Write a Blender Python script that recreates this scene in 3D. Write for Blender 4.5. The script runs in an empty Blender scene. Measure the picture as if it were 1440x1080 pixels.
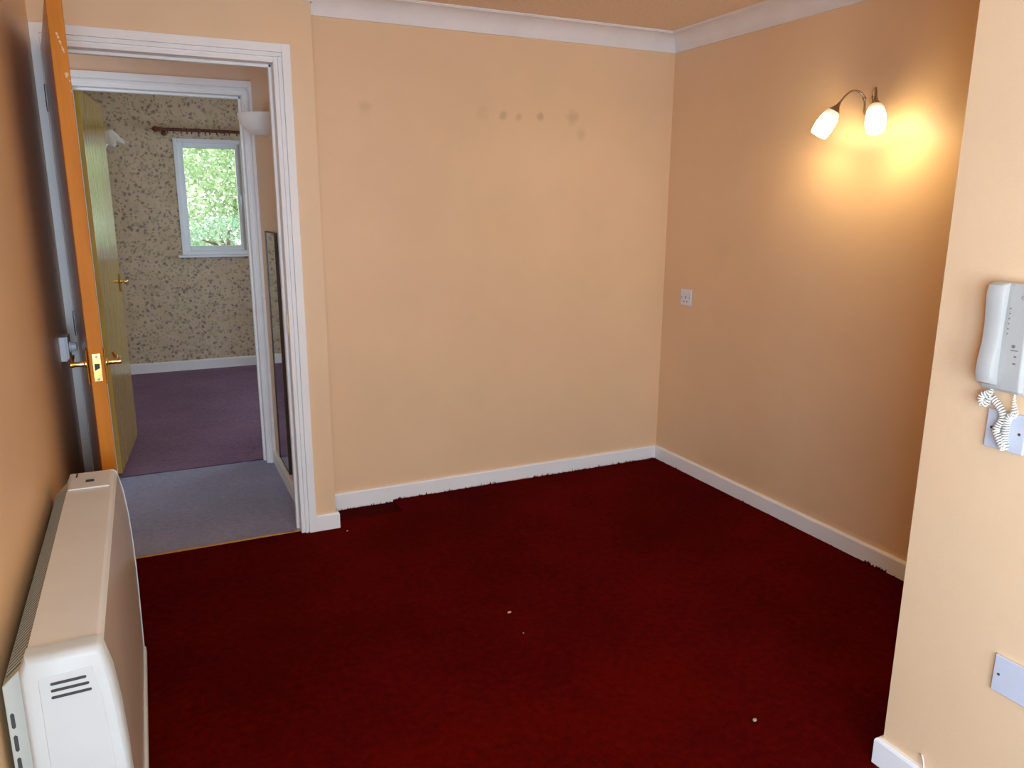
import bpy, bmesh, math, random
from mathutils import Vector, Matrix
random.seed(7)
R = math.radians
SC = bpy.context.scene
COL = SC.collection

# ------------------------------------------------------------------ camera
cam_d = bpy.data.cameras.new('camera')
cam_d.sensor_fit = 'HORIZONTAL'; cam_d.sensor_width = 36.0
cam_d.lens = 1083.29 / 1440 * 36.0
cam_d.clip_start = 0.02
cam = bpy.data.objects.new('camera', cam_d); COL.objects.link(cam)
_y, _p, _r = R(25.2739), R(-13.1376), R(0.27446)
_f = Vector((math.sin(_y)*math.cos(_p), math.cos(_y)*math.cos(_p), math.sin(_p)))
_ri = Vector((math.cos(_y), -math.sin(_y), 0)); _u = _ri.cross(_f)
_r2 = _ri*math.cos(_r) + _u*math.sin(_r); _u2 = -_ri*math.sin(_r) + _u*math.cos(_r)
cam.matrix_world = Matrix(((_r2.x, _u2.x, -_f.x, 0.29093), (_r2.y, _u2.y, -_f.y, -3.54067),
                           (_r2.z, _u2.z, -_f.z, 1.44282), (0, 0, 0, 1)))
SC.camera = cam

# ------------------------------------------------------------------ light and exposure
SC.view_settings.view_transform = 'Standard'
SC.view_settings.look = 'None'
SC.view_settings.exposure = 0.08
SC.view_settings.gamma = 1.0
SC.view_settings.use_curve_mapping = False
SC.cycles.use_denoising = True
SC.cycles.max_bounces = 10
SC.cycles.diffuse_bounces = 6
SC.cycles.glossy_bounces = 5
SC.cycles.transparent_max_bounces = 12
SC.cycles.sample_clamp_indirect = 6.0
SC.cycles.caustics_reflective = False
SC.cycles.caustics_refractive = False

world = bpy.data.worlds.new('overcast_sky'); SC.world = world
world.use_nodes = True
wn = world.node_tree.nodes['Background']
wn.inputs[0].default_value = (0.90, 0.97, 1.0, 1); wn.inputs[1].default_value = 3.4

def area(name, loc, rot, sx, sy, power, col):
    d = bpy.data.lights.new(name, 'AREA'); d.shape = 'RECTANGLE'; d.size = sx; d.size_y = sy
    d.energy = power; d.color = col
    o = bpy.data.objects.new(name, d); COL.objects.link(o)
    o.location = loc; o.rotation_euler = rot
    return o
DAY = (0.71, 0.95, 1.24)
# daylight from windows outside the picture; hall and bedroom ones added for brightness
area('rear_window_daylight', (0.42, -5.52, 1.20), (R(90), 0, 0), 0.72, 1.75, 60, DAY)
area('side_window_daylight', (0.06, -4.40, 1.15), (R(90), 0, R(-90)), 1.25, 1.25, 68, (0.63, 0.95, 1.36))
area('hall_added_daylight', (-0.65, -0.10, 1.30), (R(90), 0, 0), 0.8, 1.2, 7.5, DAY)  # added to lift the dim hall; its window is unseen
area('bedroom_added_daylight', (2.93, 2.30, 1.45), (R(90), 0, R(90)), 1.3, 1.0, 16, DAY)  # extra bedroom light, added together with an unseen window

# ------------------------------------------------------------------ helpers
def lin(r, g, b):
    f = lambda c: (c/255/12.92) if c/255 <= 0.04045 else ((c/255+0.055)/1.055)**2.4
    return (f(r), f(g), f(b), 1)

class NT:
    def __init__(s, name):
        s.m = bpy.data.materials.new(name); s.m.use_nodes = True
        s.t = s.m.node_tree; s.n = s.t.nodes; s.l = s.t.links
        s.b = s.n['Principled BSDF']
    def new(s, typ, **kw):
        n = s.n.new(typ)
        for k, v in kw.items():
            if k.startswith('i_'):
                key = k[2:]
                n.inputs[int(key) if key.isdigit() else key].default_value = v
            else: setattr(n, k, v)
        return n
    def link(s, a, b): s.l.new(a, b)
    def coord(s): 
        return s.new('ShaderNodeTexCoord').outputs['Object']
    def noise(s, scale, detail=3, rough=.5, vec=None):
        n = s.new('ShaderNodeTexNoise'); n.inputs['Scale'].default_value = scale
        n.inputs['Detail'].default_value = detail; n.inputs['Roughness'].default_value = rough
        s.link(vec if vec is not None else s.coord(), n.inputs['Vector']); return n.outputs['Fac']
    def ramp(s, fac, stops):
        n = s.new('ShaderNodeValToRGB'); e = n.color_ramp.elements
        e[0].position, e[0].color = stops[0]; e[1].position, e[1].color = stops[-1]
        for p, c in stops[1:-1]:
            q = e.new(p); q.color = c
        s.link(fac, n.inputs[0]); return n.outputs[0]
    def mix(s, fac, a, b, mode='MIX'):
        n = s.new('ShaderNodeMix', data_type='RGBA', blend_type=mode)
        for i, v in ((0, fac), (6, a), (7, b)):
            if hasattr(v, 'is_linked') or isinstance(v, bpy.types.NodeSocket): s.link(v, n.inputs[i])
            else: n.inputs[i].default_value = v
        return n.outputs[2]
    def bump(s, h, strength, dist):
        n = s.new('ShaderNodeBump'); n.inputs['Strength'].default_value = strength
        n.inputs['Distance'].default_value = dist; s.link(h, n.inputs['Height'])
        s.link(n.outputs[0], s.b.inputs['Normal'])
    def set(s, **kw):
        for k, v in kw.items(): s.b.inputs[k.replace('_', ' ')].default_value = v
    def math(s, op, a, b=None):
        n = s.new('ShaderNodeMath', operation=op)
        for i, v in ((0, a), (1, b)):
            if v is None: continue
            if isinstance(v, bpy.types.NodeSocket): s.link(v, n.inputs[i])
            else: n.inputs[i].default_value = v
        return n.outputs[0]

def plain(name, col, rough=.5, metal=0.0, var=.06, vscale=8, bump=0, bscale=200, spec=.5, coat=0.0):
    t = NT(name); c = col
    d = tuple(x*(1-var) for x in c[:3]) + (1,); u = tuple(min(1, x*(1+var)) for x in c[:3]) + (1,)
    t.link(t.ramp(t.noise(vscale), [(.35, d), (.65, u)]), t.b.inputs['Base Color'])
    t.set(Roughness=rough, Metallic=metal); t.b.inputs['Specular IOR Level'].default_value = spec
    t.b.inputs['Coat Weight'].default_value = coat
    if bump: t.bump(t.noise(bscale, 2), bump, .002)
    return t.m

# ---- wall paint (peach), with optional smudges that have their own places
PEACH = (0.80, 0.555, 0.33, 1)
def wall_paint(name, stains=(), rough=.42, col=PEACH):
    t = NT(name)
    d = tuple(x*.965 for x in col[:3]) + (1,); u = tuple(min(1, x*1.03) for x in col[:3]) + (1,)
    c = t.ramp(t.noise(2.2, 5, .6), [(.3, d), (.7, u)])
    if stains:
        co = t.coord(); acc = None
        wob = t.noise(28, 3)
        for (x, y, z, r, k) in stains:
            v = t.new('ShaderNodeVectorMath', operation='DISTANCE'); t.link(co, v.inputs[0])
            v.inputs[1].default_value = (x, y, z)
            dd = t.math('ADD', v.outputs['Value'], t.math('MULTIPLY', t.math('SUBTRACT', wob, .5), r*1.2))
            mr = t.new('ShaderNodeMapRange', interpolation_type='SMOOTHSTEP')
            t.link(dd, mr.inputs[0]); mr.inputs[1].default_value = r*.15; mr.inputs[2].default_value = r
            mr.inputs[3].default_value = k; mr.inputs[4].default_value = 0
            acc = mr.outputs[0] if acc is None else t.math('MAXIMUM', acc, mr.outputs[0])
        c = t.mix(acc, c, (.40, .24, .10, 1))
    t.link(c, t.b.inputs['Base Color'])
    t.set(Roughness=rough)
    t.bump(t.noise(170, 3, .6), .12, .003)
    return t.m
M = {}
M['wall'] = wall_paint('peach_wall_paint')
M['wall_back'] = wall_paint('peach_wall_paint_smudged', [
    (1.234, 0, 1.855, .045, .22), (1.80, 0, 1.86, .05, .12), (1.907, 0, 1.858, .03, .38), (1.994, 0, 1.853, .026, .32),
    (2.11, 0, 1.862, .028, .45), (2.29, 0, 1.867, .05, .30), (2.345, 0, 1.791, .04, .18)])
M['hall_wall'] = wall_paint('hall_wall_paint', col=(.74, .52, .35, 1), rough=.5)

t = NT('textured_ceiling_paint')
t.link(t.ramp(t.noise(60, 4, .7), [(.35, (.84, .60, .40, 1)), (.65, (.93, .71, .50, 1))]), t.b.inputs['Base Color'])
t.set(Roughness=.8); t.bump(t.noise(140, 4, .7), .6, .006); M['ceiling'] = t.m

M['white_gloss'] = plain('white_gloss_woodwork', (.87, .86, .84, 1), .38, var=.02, vscale=5)
M['coving'] = plain('white_matt_coving', (.80, .75, .71, 1), .6, var=.03, bump=.06, bscale=120)
M['upvc'] = plain('white_window_plastic', (.78, .82, .84, 1), .3, var=.02)

# ---- carpets
def carpet(name, dark, mid, light, big=1.4):
    t = NT(name); co = t.coord()
    fine = t.noise(420, 2, .7, co); med = t.noise(38, 4, .65, co); bigf = t.noise(big, 4, .6, co)
    f = t.math('ADD', t.math('MULTIPLY', fine, .45), t.math('ADD', t.math('MULTIPLY', med, .3), t.math('MULTIPLY', bigf, .35)))
    t.link(t.ramp(f, [(.40, dark), (.55, mid), (.70, light)]), t.b.inputs['Base Color'])
    t.set(Roughness=.95); t.b.inputs['Specular IOR Level'].default_value = .02
    t.bump(t.math('ADD', fine, med), .8, .008)
    return t.m
M['red_carpet'] = carpet('dark_red_carpet', (.040, .0008, .0006, 1), (.092, .0015, .0008, 1), (.165, .0040, .0016, 1))
M['red_carpet_low'] = carpet('dark_red_carpet_offcut', (.03, .002, .0015, 1), (.055, .003, .002, 1), (.09, .006, .004, 1))
M['lilac_carpet'] = carpet('lilac_grey_carpet', (.28, .295, .42, 1), (.40, .42, .58, 1), (.53, .54, .72, 1))
M['purple_carpet'] = carpet('purple_carpet', (.18, .115, .18, 1), (.29, .185, .28, 1), (.40, .27, .38, 1))

# ---- wallpaper: cream with small scattered sprigs (flat print)
def wallpaper():
    t = NT('floral_wallpaper'); co = t.coord()
    dn = t.new('ShaderNodeTexNoise'); dn.inputs['Scale'].default_value = 30; t.link(co, dn.inputs['Vector'])
    ma = t.new('ShaderNodeMix', data_type='VECTOR'); ma.inputs[0].default_value = .035
    t.link(co, ma.inputs[4]); t.link(dn.outputs['Color'], ma.inputs[5]); wc = ma.outputs[1]
    def spots(scale, thr, soft, off):
        mp = t.new('ShaderNodeMapping'); mp.inputs['Location'].default_value = off; mp.inputs['Scale'].default_value = (1, 0.02, 1)
        t.link(wc, mp.inputs[0])
        v = t.new('ShaderNodeTexVoronoi'); v.inputs['Scale'].default_value = scale; t.link(mp.outputs[0], v.inputs['Vector'])
        mr = t.new('ShaderNodeMapRange', interpolation_type='SMOOTHSTEP'); t.link(v.outputs['Distance'], mr.inputs[0])
        mr.inputs[1].default_value = thr; mr.inputs[2].default_value = thr+soft; mr.inputs[3].default_value = 1; mr.inputs[4].default_value = 0
        return mr.outputs[0]
    c = t.ramp(t.noise(9, 3, .6, co), [(.3, (.55, .44, .27, 1)), (.7, (.66, .53, .37, 1))])
    c = t.mix(t.math('MULTIPLY', spots(11, .2, .3, (3, 0, 1)), .35), c, (.55, .38, .36, 1))
    c = t.mix(t.math('MULTIPLY', spots(22, .16, .26, (0, 0, 7)), .50), c, (.27, .27, .13, 1))
    c = t.mix(t.math('MULTIPLY', spots(23, .15, .20, (5, 0, 2)), .70), c, (.17, .085, .09, 1))
    c = t.mix(t.math('MULTIPLY', spots(40, .14, .22, (1.3, 0, 4)), .60), c, (.10, .06, .07, 1))
    t.link(c, t.b.inputs['Base Color']); t.set(Roughness=.6)
    return t.m
M['wallpaper'] = wallpaper()

# ---- wood
def wood(name, a, b, rough, grain=(14, 14, .9), coat=0.0, chips=()):
    t = NT(name); co = t.coord()
    mp = t.new('ShaderNodeMapping'); mp.inputs['Scale'].default_value = grain; t.link(co, mp.inputs[0])
    f = t.noise(3.0, 6, .65, mp.outputs[0])
    c = t.ramp(f, [(.32, a), (.68, b)])
    for (x, y, z, r) in chips:
        v = t.new('ShaderNodeVectorMath', operation='DISTANCE'); t.link(co, v.inputs[0]); v.inputs[1].default_value = (x, y, z)
        mr = t.new('ShaderNodeMapRange'); t.link(v.outputs['Value'], mr.inputs[0])
        mr.inputs[1].default_value = r*.5; mr.inputs[2].default_value = r; mr.inputs[3].default_value = .8; mr.inputs[4].default_value = 0
        c = t.mix(mr.outputs[0], c, (.80, .58, .38, 1))
    t.link(c, t.b.inputs['Base Color']); t.set(Roughness=rough)
    t.b.inputs['Coat Weight'].default_value = coat; t.b.inputs['Coat Roughness'].default_value = .12
    t.bump(f, .015, .001)
    if chips: t.b.inputs['Specular IOR Level'].default_value = .15
    return t.m
_ch = [(.762, .0185+.0125*k/14, 1.884-.046*k/14, .0022+.0016*(k % 3 == 0)) for k in range(15) if k not in (4, 5, 9)] + [(.762, .031, 1.782, .0062), (.762, .030, 1.776, .004), (.762, .0375, 1.765, .0035), (.762, .0385, 1.739, .003)]
M['door_wood'] = wood('varnished_orange_wood', (.42, .14, .014, 1), (.54, .20, .028, 1), .28, coat=.2)
M['door_edge'] = wood('varnished_orange_edge', (.50, .17, .014, 1), (.62, .23, .026, 1), .5, chips=_ch)
M['door2_wood'] = wood('varnished_yellow_wood', (.47, .31, .05, 1), (.58, .40, .08, 1), .22, coat=.35)
M['dark_wood'] = wood('dark_mahogany_pole', (.10, .028, .012, 1), (.19, .06, .025, 1), .35)

M['brass'] = plain('polished_brass', (.83, .55, .18, 1), .2, 1.0, var=.08, vscale=30)
M['dull_steel'] = plain('dull_steel_hinge', (.30, .28, .25, 1), .4, .9)
M['chrome'] = plain('satin_bronze_metal', (.42, .33, .24, 1), .25, 1.0)
M['plastic'] = plain('white_switch_plastic', (.74, .77, .83, 1), .35, var=.02)
M['plate'] = plain('bluish_grey_blank_plate', (.56, .58, .64, 1), .4, var=.02)
M['phone'] = plain('cream_white_phone_plastic', (.47, .46, .42, 1), .5, var=.02)
M['phone_dark'] = plain('phone_grey_print', (.16, .16, .16, 1), .5)
M['cord'] = plain('white_phone_cord', (.80, .77, .70, 1), .5, var=.03)
M['screw'] = plain('dark_screw', (.07, .06, .05, 1), .5)
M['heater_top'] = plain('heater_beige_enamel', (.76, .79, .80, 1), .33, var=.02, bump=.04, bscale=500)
M['heater_front'] = plain('heater_front_reflection_brown', (.58, .50, .44, 1), .22, var=.02, bump=.03, bscale=500)  # cream enamel browned: the carpet's reflection is put into the colour
M['heater_cap'] = plain('heater_white_cap', (.60, .66, .68, 1), .45, var=.015)
M['heater_grey'] = plain('heater_grey_green_case', (.50, .55, .52, 1), .45, var=.03)
M['heater_dark'] = plain('heater_dark_slot', (.05, .055, .06, 1), .7)
M['shade_white'] = plain('white_ceramic', (.80, .78, .74, 1), .45, var=.02)
M['frost'] = plain('frosted_glass_frill', (.85, .84, .78, 1), .4, var=.03)
M['earth'] = plain('garden_earth', (.10, .12, .05, 1), .9, var=.3, vscale=2)
M['bark'] = plain('bark', (.16, .12, .08, 1), .9, var=.3, vscale=20, bump=.5, bscale=30)
M['crumb'] = plain('pale_crumb', (.50, .40, .27, 1), .8)
M['mirror_frame'] = plain('dark_mirror_edge', (.06, .045, .035, 1), .4)
t = NT('mirror_glass'); t.set(Base_Color=(.86, .88, .86, 1), Metallic=1.0, Roughness=.015); M['mirror'] = t.m
t = NT('window_glass')
tr = t.new('ShaderNodeBsdfTransparent'); tr.inputs[0].default_value = (.96, .985, .97, 1)
gl = t.new('ShaderNodeBsdfGlossy'); gl.inputs['Roughness'].default_value = .02
fr = t.new('ShaderNodeFresnel'); mx = t.new('ShaderNodeMixShader')
t.link(fr.outputs[0], mx.inputs[0]); t.link(tr.outputs[0], mx.inputs[1]); t.link(gl.outputs[0], mx.inputs[2])
t.link(mx.outputs[0], t.n['Material Output'].inputs['Surface']); M['glass'] = t.m
def lit_glass(o, ax):
    """opal glass lit from inside by the bulb near its open end: glow grows along the shade's own axis"""
    t = NT('lit_opal_glass'); t.set(Base_Color=(.9, .87, .8, 1), Roughness=.4)
    sb = t.new('ShaderNodeVectorMath', operation='SUBTRACT'); t.link(t.coord(), sb.inputs[0]); sb.inputs[1].default_value = o
    dt = t.new('ShaderNodeVectorMath', operation='DOT_PRODUCT'); t.link(sb.outputs[0], dt.inputs[0]); dt.inputs[1].default_value = ax
    mr = t.new('ShaderNodeMapRange', interpolation_type='SMOOTHSTEP'); t.link(dt.outputs['Value'], mr.inputs[0])
    mr.inputs[1].default_value = .012; mr.inputs[2].default_value = .075; mr.inputs[3].default_value = .55; mr.inputs[4].default_value = 27
    t.b.inputs['Emission Color'].default_value = (1.0, .80, .44, 1); t.link(mr.outputs[0], t.b.inputs['Emission Strength'])
    return t.m
t = NT('lit_bulb'); t.b.inputs['Emission Color'].default_value = (1.0, .80, .48, 1); t.b.inputs['Emission Strength'].default_value = 12; M['bulb'] = t.m
def leafmat(name, a, b):
    t = NT(name)
    oi = t.new('ShaderNodeObjectInfo')
    c = t.ramp(t.noise(3.5, 3), [(.3, a), (.7, b)])
    t.link(c, t.b.inputs['Base Color']); t.set(Roughness=.45)
    tl = t.new('ShaderNodeBsdfTranslucent'); t.link(c, tl.inputs[0])
    mx = t.new('ShaderNodeMixShader'); mx.inputs[0].default_value = .45
    t.link(t.b.outputs[0], mx.inputs[1]); t.link(tl.outputs[0], mx.inputs[2])
    t.link(mx.outputs[0], t.n['Material Output'].inputs['Surface'])
    return t.m
M['leaf'] = leafmat('pale_green_leaves', (.38, .52, .28, 1), (.76, .84, .60, 1))
M['leaf2'] = leafmat('mid_green_leaves', (.20, .38, .24, 1), (.58, .72, .54, 1))

class MB:
    """collects shapes in world (or local) coordinates; build() links them as ONE mesh object"""
    def __init__(s, off=(0, 0, 0)): s.bm = bmesh.new(); s.off = Vector(off)
    def box(s, x0, y0, z0, x1, y1, z1, mat=None):
        v = [s.bm.verts.new((x, y, z)) for z in (z0, z1) for y in (y0, y1) for x in (x0, x1)]
        for f in ((0, 2, 3, 1), (4, 5, 7, 6), (0, 1, 5, 4), (2, 6, 7, 3), (0, 4, 6, 2), (1, 3, 7, 5)):
            s.bm.faces.new([v[i] for i in f])
        return s
    def loft(s, rings, caps=True, closed=True):
        vs = [[s.bm.verts.new(p) for p in r] for r in rings]
        n = len(rings[0])
        for a, b in zip(vs, vs[1:]):
            for i in range(n if closed else n-1):
                j = (i+1) % n
                s.bm.faces.new((a[i], a[j], b[j], b[i]))
        if caps:
            s.bm.faces.new(list(reversed(vs[0]))); s.bm.faces.new(vs[-1])
        return s
    def prism(s, poly, axis, a, b):
        def P(u, v, w):
            return {'x': (w, u, v), 'y': (u, w, v), 'z': (u, v, w)}[axis]
        return s.loft([[P(u, v, a) for u, v in poly], [P(u, v, b) for u, v in poly]])
    def frames(s, pts):
        pts = [Vector(p) for p in pts]; T = []
        for i in range(len(pts)):
            a = pts[max(0, i-1)]; b = pts[min(len(pts)-1, i+1)]; T.append((b-a).normalized())
        up = Vector((0, 0, 1)) if abs(T[0].z) < .9 else Vector((1, 0, 0))
        n = (up - T[0]*up.dot(T[0])).normalized(); out = []
        for i, tt in enumerate(T):
            n = (n - tt*n.dot(tt)).normalized(); out.append((pts[i], tt, n, tt.cross(n)))
        return out
    def tube(s, pts, r, seg=8, caps=True):
        rings = []
        for i, (p, tt, n, b) in enumerate(s.frames(pts)):
            rr = r[i] if isinstance(r, (list, tuple)) else r
            rings.append([p + n*rr*math.cos(2*math.pi*k/seg) + b*rr*math.sin(2*math.pi*k/seg) for k in range(seg)])
        return s.loft(rings, caps)
    def lathe(s, prof, o, axis=(0, 0, 1), seg=20, caps=False, flute=0, fn=10):
        """prof: (radius, distance along axis)"""
        o = Vector(o); a = Vector(axis).normalized()
        u = Vector((1, 0, 0)) if abs(a.x) < .9 else Vector((0, 1, 0))
        u = (u - a*u.dot(a)).normalized(); w = a.cross(u); rings = []
        for i, (r, h) in enumerate(prof):
            k = i/(len(prof)-1)
            rings.append([o + a*(h + flute*.6*k*math.cos(fn*q)) + (u*math.cos(q) + w*math.sin(q))*max(r, 1e-4)*(1 + flute*8*k*math.cos(fn*q))
                          for q in [2*math.pi*j/seg for j in range(seg)]])
        return s.loft(rings, caps)
    def build(s, name, mat, parent=None, smooth=False, bevel=0, seg=2, angle=35, solid=0):
        bmesh.ops.recalc_face_normals(s.bm, faces=s.bm.faces)
        me = bpy.data.meshes.new(name)
        if s.off.length: bmesh.ops.translate(s.bm, verts=s.bm.verts, vec=-s.off)
        s.bm.to_mesh(me); s.bm.free()
        me.materials.append(mat)
        o = bpy.data.objects.new(name, me); COL.objects.link(o)
        if parent: o.parent = parent
        if smooth:
            for p in me.polygons: p.use_smooth = True
            if smooth == 'auto':
                me.set_sharp_from_angle(angle=R(40))
        if solid:
            m = o.modifiers.new('solid', 'SOLIDIFY'); m.thickness = solid; m.offset = 0
        if bevel:
            m = o.modifiers.new('bevel', 'BEVEL'); m.width = bevel; m.segments = seg; m.limit_method = 'ANGLE'; m.angle_limit = R(angle)
        return o

def tag(o, label, cat=None, group=None, kind=None):
    o['label'] = label
    if cat: o['category'] = cat
    if group: o['group'] = group
    if kind: o['kind'] = kind
    return o
def empty(name, loc, rz=0):
    o = bpy.data.objects.new(name, None); COL.objects.link(o); o.location = loc; o.rotation_euler = (0, 0, rz)
    o.empty_display_size = .1; return o
def copy_of(src, name, loc, parent):
    o = src.copy(); o.name = name; COL.objects.link(o); o.parent = parent; o.location = loc; return o
def struct(o, label, cat):
    return tag(o, label, cat, kind='structure')

# ------------------------------------------------------------------ room dimensions
W, W1, Y1 = 2.8974, 1.9336, -2.3638
XS, DD, HC, CEIL = 0.9697, 0.2288, 2.213, 2.30
REAR = -5.60
HXR = 0.862           # hall right wall
HY = 0.826            # wall between hall and bedroom (hall face)
BY0, BY1 = 0.93, 3.70 # bedroom faces
BXL, BXR = -0.03, 3.0
T = .10
OX0, OX1, OZ = .028, .826, 1.992      # structural door openings

# ------------------------------------------------------------------ structure: walls
LW0, LW1, LZ0, LZ1 = -5.05, -3.75, .50, 1.80
m = MB(); m.box(-T, REAR-T, -.05, 0, LW0, CEIL); m.box(-T, LW1, -.05, 0, -DD, CEIL); m.box(-T, LW0, -.05, 0, LW1, LZ0); m.box(-T, LW0, LZ1, 0, LW1, CEIL)
struct(m.build('wall_left', M['wall']),
       'long shaded peach wall behind the storage heater', 'wall')
m = MB(); m.box(-T, -DD, -.05, OX0, -.13, CEIL); m.box(OX1, -DD, -.05, XS, -.13, CEIL); m.box(OX0, -DD, OZ, OX1, -.13, CEIL)
struct(m.build('wall_door', M['wall']), 'peach wall around the open doorway to the hall', 'wall')
struct(MB().box(HXR, -.13, -.05, XS, 0.0, CEIL).build('wall_return', M['wall']), 'narrow peach return beside the doorway, stepping back to the recess', 'wall')
struct(MB().box(HXR, 0, -.05, W+T, T, CEIL).build('wall_back', M['wall_back']), 'plain peach end wall with a row of faint brown smudges', 'wall')
struct(MB().box(W, Y1, -.05, W+T, 0, CEIL).build('wall_right', M['wall']), 'peach side wall of the recess carrying the lit double wall lamp', 'wall')
struct(MB().box(W1, REAR-T, -.05, W+T, Y1, CEIL).build('wall_partition', M['wall']), 'pale peach projecting wall carrying the door-entry phone', 'wall')
WX0, WX1, WZ0, WZ1 = .04, .80, .28, 2.10
m = MB(); m.box(0, REAR-T, -.05, WX0, REAR, CEIL); m.box(WX1, REAR-T, -.05, W1, REAR, CEIL)
m.box(WX0, REAR-T, -.05, WX1, REAR, WZ0); m.box(WX0, REAR-T, WZ1, WX1, REAR, CEIL)
struct(m.build('wall_rear', M['wall']), 'peach wall with the large window behind the photographer', 'wall')
struct(MB().box(-1.4, REAR-T, CEIL, 3.2, 4.0, CEIL+.1).build('ceiling', M['ceiling']), 'textured peach ceiling', 'ceiling')
# hall
struct(MB().box(HXR, 0.0, -.05, HXR+.1, HY, CEIL).build('wall_hall_right', M['hall_wall']), 'shaded hall wall carrying the tall mirror and the bowl uplighter', 'wall')
struct(MB().box(-1.3, -.13, -.05, -1.2, HY, CEIL).build('wall_hall_left', M['hall_wall']), 'hidden far end of the hall', 'wall')
m = MB(); m.box(-1.3, -DD, -.05, -1.08, -.13, CEIL); m.box(-.22, -DD, -.05, -T, -.13, CEIL); m.box(-1.08, -DD, -.05, -.22, -.13, .67); m.box(-1.08, -DD, 1.93, -.22, -.13, CEIL)
struct(m.build('wall_hall_front', M['hall_wall']), 'hall wall backing on to the neighbouring room', 'wall')
m = MB(); m.box(-1.3, HY, -.05, OX0, BY0, CEIL); m.box(OX1, HY, -.05, BXR+.1, BY0, CEIL); m.box(OX0, HY, OZ, OX1, BY0, CEIL)
struct(m.build('wall_hall_back', M['hall_wall']), 'hall wall around the bedroom doorway', 'wall')
# bedroom
bx0, bx1, bz0, bz1 = .585, 1.145, 1.005, 1.965
m = MB(); m.box(BXL-.1, BY1, -.05, bx0, BY1+.16, CEIL); m.box(bx1, BY1, -.05, BXR+.1, BY1+.16, CEIL)
m.box(bx0, BY1, -.05, bx1, BY1+.16, bz0); m.box(bx0, BY1, bz1, bx1, BY1+.16, CEIL)
struct(m.build('wall_bedroom_back', M['wallpaper']), 'bedroom window wall with floral sprig wallpaper', 'wall')
struct(MB().box(BXL-.1, BY0, -.05, BXL, BY1, CEIL).build('wall_bedroom_left', M['wallpaper']), 'wallpapered bedroom wall behind the open yellowish door', 'wall')
RW0, RW1, RZ0, RZ1 = 1.62, 2.98, .92, 2.0
m = MB(); m.box(BXR, BY0, -.05, BXR+.1, RW0, CEIL); m.box(BXR, RW1, -.05, BXR+.1, BY1, CEIL); m.box(BXR, RW0, -.05, BXR+.1, RW1, RZ0); m.box(BXR, RW0, RZ1, BXR+.1, RW1, CEIL)
struct(m.build('wall_bedroom_right', M['wallpaper']), 'wallpapered bedroom wall out of sight to the side', 'wall')

# ------------------------------------------------------------------ floors
def carpet_grid(x0, y0, x1, y1, step, amp, seed, z=0):
    m = MB(); nx = max(2, int((x1-x0)/step)); ny = max(2, int((y1-y0)/step))
    from mathutils import noise as N
    g = [[m.bm.verts.new((x0+(x1-x0)*i/nx, y0+(y1-y0)*j/ny, z + amp*N.noise(Vector(((x0+(x1-x0)*i/nx)*3, (y0+(y1-y0)*j/ny)*3, seed)))
          + amp*.8*N.noise(Vector(((x0+(x1-x0)*i/nx)*11, (y0+(y1-y0)*j/ny)*11, seed+5))))) for j in range(ny+1)] for i in range(nx+1)]
    for i in range(nx):
        for j in range(ny): m.bm.faces.new((g[i][j], g[i+1][j], g[i+1][j+1], g[i][j+1]))
    return m
TH = -.205   # carpet joint in the doorway
PX0, PX1, PY = XS, 1.305, -.172      # cut-out where a lower offcut is laid
m = carpet_grid(0, REAR, W, PY, .04, .0012, 1)
m2 = carpet_grid(PX1, PY, W, 0, .04, .0012, 1)
def join(a, b):
    me = bpy.data.meshes.new('tmp'); b.bm.to_mesh(me); a.bm.from_mesh(me); b.bm.free(); bpy.data.meshes.remove(me)
join(m, m2)
m3 = MB(); m3.box(0, REAR, -.04, W, PY, -.012); m3.box(PX1, PY, -.04, W, 0, -.012)
m3.box(PX1-.004, PY, -.012, PX1, 0, 0.002); m3.box(XS-.05, PY-.002, -.012, PX1, PY+.002, 0.002)
join(m, m3)
# the strip in front of the doorway ends at the threshold
FL = struct(m.build('floor', M['red_carpet'], smooth=False), 'dark red carpet of the empty room', 'floor')
o = carpet_grid(PX0, PY, PX1, 0, .03, .001, 3, z=-.010).build('carpet_offcut', M['red_carpet_low'], FL)
o['label'] = 'lower dark red carpet offcut beside the doorway'
# frayed carpet edge along the skirting: uncountable
m = MB()
def tuft(x, y, r, h, zb=-.004):
    k = 4; a0 = random.random()*6
    base = [m.bm.verts.new((x+r*math.cos(a0+q*math.pi/2)*random.uniform(.6, 1.2), y+r*math.sin(a0+q*math.pi/2)*random.uniform(.6, 1.2), zb)) for q in range(4)]
    tp = m.bm.verts.new((x+random.uniform(-r, r)*.6, y+random.uniform(-r, r)*.6, h))
    for q in range(4): m.bm.faces.new((base[q], base[(q+1) % 4], tp))
x = XS+.02
while x < W-.02:
    tuft(x, -.015-random.uniform(.001, .010), random.uniform(.004, .009), random.uniform(-.008, .003) if x < PX1 else random.uniform(.003, .010) + (.008 if random.random() < .12 else 0), -.014 if x < PX1 else -.004); x += random.uniform(.003, .007)
y = -.02
while y > Y1:
    tuft(W-.015-random.uniform(.001, .010), y, random.uniform(.004, .008), random.uniform(.001, .006) + (.006 if random.random() < .04 else 0)); y -= random.uniform(.006, .013)
for q in range(26): tuft(W-.017-random.uniform(0, .01), -1.50-random.uniform(0, .10), .010, random.uniform(.006, .016))
o = m.build('frayed_edge', M['red_carpet'], FL); o['kind'] = 'stuff'
struct(carpet_grid(-1.2, PY+.0, HXR, BY0-.035, .04, .001, 4, z=.001).box(-1.2, PY, -.05, HXR, BY0-.035, -.006).build('floor_hall', M['lilac_carpet']), 'worn lilac grey carpet in the hall', 'floor')
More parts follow.
